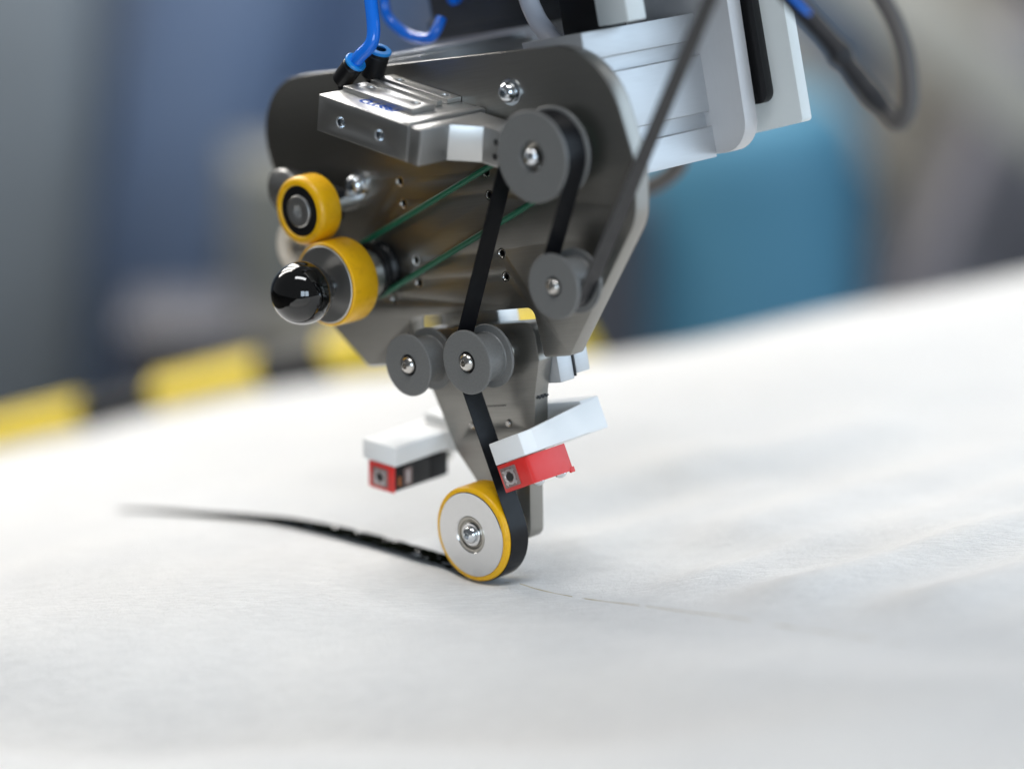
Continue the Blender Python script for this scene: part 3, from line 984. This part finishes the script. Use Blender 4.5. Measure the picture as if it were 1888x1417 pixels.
# hazard rail along the far edge of the mould
rail = bpy.data.objects.new("hazard_rail", None)
col.objects.link(rail)
tag(rail, "black rail with slanted yellow hazard stripes behind the edge of the white fabric", "rail")
R0, R1 = Vector((-0.60, 0.735, -0.158)), Vector((0.20, 0.735, -0.018))


def rail_pt(x, y, z):
    k = (x - R0.x) / (R1.x - R0.x)
    zz = -0.118 + (x + 0.33) * 0.25 - 0.09 * max(0, x + 0.1)
    return Vector((x, 0.735 + y, zz + z))


def rail_bar(name, xa, xb, sl, y0, y1, z0, z1, mat):
    bm = bmesh.new()
    n = 6
    rows = []
    for i in range(n + 1):
        x = xa + (xb - xa) * i / n
        rows.append([bm.verts.new(rail_pt(x + sl * (z1 - z), y, z)) for y, z in ((y0, z0), (y1, z0), (y1, z1), (y0, z1))])
    for A, B in zip(rows, rows[1:]):
        for k in range(4):
            bm.faces.new((A[k], A[(k + 1) % 4], B[(k + 1) % 4], B[k]))
    bm.faces.new(rows[0])
    bm.faces.new(rows[-1][::-1])
    return build(name, bm, mat, rail)


rail_bar("bar", -0.62, 0.062, 0, 0.0, 0.04, -0.16, 0.0, M_HAZK)
for xa, xb in ((-0.60, -0.50), (-0.45, -0.328), (-0.268, -0.188), (-0.135, -0.055), (-0.012, 0.058)):
    rail_bar("yellow_stripe", xa, xb, 0.5, -0.003, 0.043, -0.155, 0.003, M_HAZY)

# blue plastic drum
P_TEAL = paint("blue_drum_plastic", (0.09, 0.285, 0.42), 0.6, (0.075, 0.24, 0.365), 4)
dx, dy = 0.275, 2.2
bm = lathe([(0, -900), (175, -900), (187, -885), (190, -860), (190, -560), (194, -550), (194, -535), (190, -525), (190, -190), (184, -150), (168, -122), (140, -106), (60, -100), (0, -100)], None, 64)
drum = build("plastic_drum", bm, P_TEAL, None, 50)
drum.location = (dx, dy, 0)
tag(drum, "large blurred blue plastic drum standing behind the white fabric", "drum")
build("drum_lid", lathe([(0, -90), (50, -90), (52, -98), (52, -102), (0, -102)], None, 40), P_TEAL, drum)

# machine cabinets and boxes on the far side
P_NAVY = paint("navy_paint", (0.19, 0.265, 0.43), 0.6, (0.24, 0.31, 0.46), 3)
P_BLUEG = paint("blue_grey_paint", (0.28, 0.34, 0.43), 0.6, (0.22, 0.27, 0.36), 3)
P_OLIVE = paint("olive_card", (0.23, 0.235, 0.215), 0.7)
P_BEIGE = paint("beige_panel", (0.44, 0.385, 0.29), 0.6, (0.28, 0.25, 0.20), 4)
P_GREY = paint("grey_steel", (0.70, 0.65, 0.56), 0.5)
P_DK = paint("dark_paint", (0.07, 0.069, 0.082), 0.5)
P_LILAC = paint("grey_violet_paint", (0.26, 0.255, 0.29), 0.6)


def crate(name, label, cat, x0, x1, y, d, z1, mat, rz=0.0, ry=0.0, z0=-0.9, door=True):
    o = wbox(name, x0, x1, y, y + d, z0, z1, mat, None, rz, ry)
    tag(o, label, cat)
    return o


c = crate("machine_cabinet", "tall blurred navy blue machine cabinet behind the fabric's far left corner", "cabinet", -0.58, -0.35, 2.6, 0.3, 0.35, P_NAVY, 8, 13)
wbox("cabinet_door", -0.56, -0.37, 2.56, 2.574, -0.85, 0.30, P_NAVY, c, 8, 13)
c = crate("machine_cabinet", "light blue-grey machine cabinet standing behind the navy one", "cabinet", -0.80, -0.40, 3.6, 0.4, 0.5, P_BLUEG, -6, -6)
c = crate("machine_cabinet", "violet-blue cabinet half hidden behind the head's mounting plate", "cabinet", -0.36, -0.20, 2.9, 0.3, 0.1, P_NAVY, -10, 16)
c = crate("steel_post", "slim grey-brown steel post between the blue cabinets", "post", -0.412, -0.372, 2.6, 0.06, 0.6, P_DK, 0, -4)
c = crate("cardboard_box", "blurred grey-olive box low beside the ball knob", "box", -0.35, -0.25, 2.2, 0.2, -0.20, P_OLIVE, 12, 0, -0.9)
c = crate("dark_bin", "dark violet bin behind the hazard rail", "bin", -0.44, -0.30, 1.75, 0.2, -0.30, P_DK, 5)
c = crate("dark_bin", "dark olive bin behind the mounting plate's lower left corner", "bin", -0.30, -0.12, 1.8, 0.2, -0.33, paint("dark_olive", (0.05, 0.048, 0.036), 0.6), -5)
c = crate("steel_locker", "grey-blue steel locker at the photo's left edge", "locker", -0.92, -0.575, 2.4, 0.3, 0.25, paint("grey_blue", (0.27, 0.305, 0.34), 0.5), 0, 4)
c = crate("pallet_box", "pale lilac-grey box behind the blue air hoses", "box", -0.21, 0.02, 3.4, 0.4, 0.12, P_LILAC, 4)
c = crate("partition", "large beige partition behind the black cable bundle", "partition", 0.33, 0.62, 3.3, 0.1, 0.22, P_BEIGE, 0)
c = crate("partition", "pale beige partition at the photo's right edge", "partition", 0.60, 0.95, 2.9, 0.1, 0.05, paint("pale_beige", (0.44, 0.40, 0.34), 0.6), -6)
c = crate("storage_cabinet", "blue-grey cabinet behind the looping cable", "cabinet", 0.42, 0.60, 3.0, 0.2, -0.02, paint("slate_blue", (0.14, 0.19, 0.27), 0.5), 4, 0)
bmx = wbox("conveyor_beam", 0.15, 1.25, 2.55, 2.65, -0.20, -0.11, P_GREY, None, 0, 40)
tag(bmx, "upper of two slanting grey steel beams behind the drum", "beam")
bmx = wbox("conveyor_beam", 0.15, 1.15, 2.95, 3.05, -0.40, -0.34, P_GREY, None, 0, 42)
tag(bmx, "lower of two slanting grey steel beams behind the drum", "beam")
c = crate("storage_bin", "blue-grey bin under the slanting beams", "bin", 0.62, 0.86, 2.75, 0.2, -0.10, P_LILAC, 8, 20)
c = crate("storage_bin", "grey-violet bin between the drum and the mounting plate", "bin", 0.08, 0.19, 2.0, 0.2, -0.20, paint("dim_violet", (0.075, 0.08, 0.10), 0.6), -4)
c = crate("overhead_lamp_box", "black blurred housing in the photo's upper right corner", "housing", 0.545, 0.80, 2.0, 0.2, 0.30, P_DK, 0, 35, 0.045)
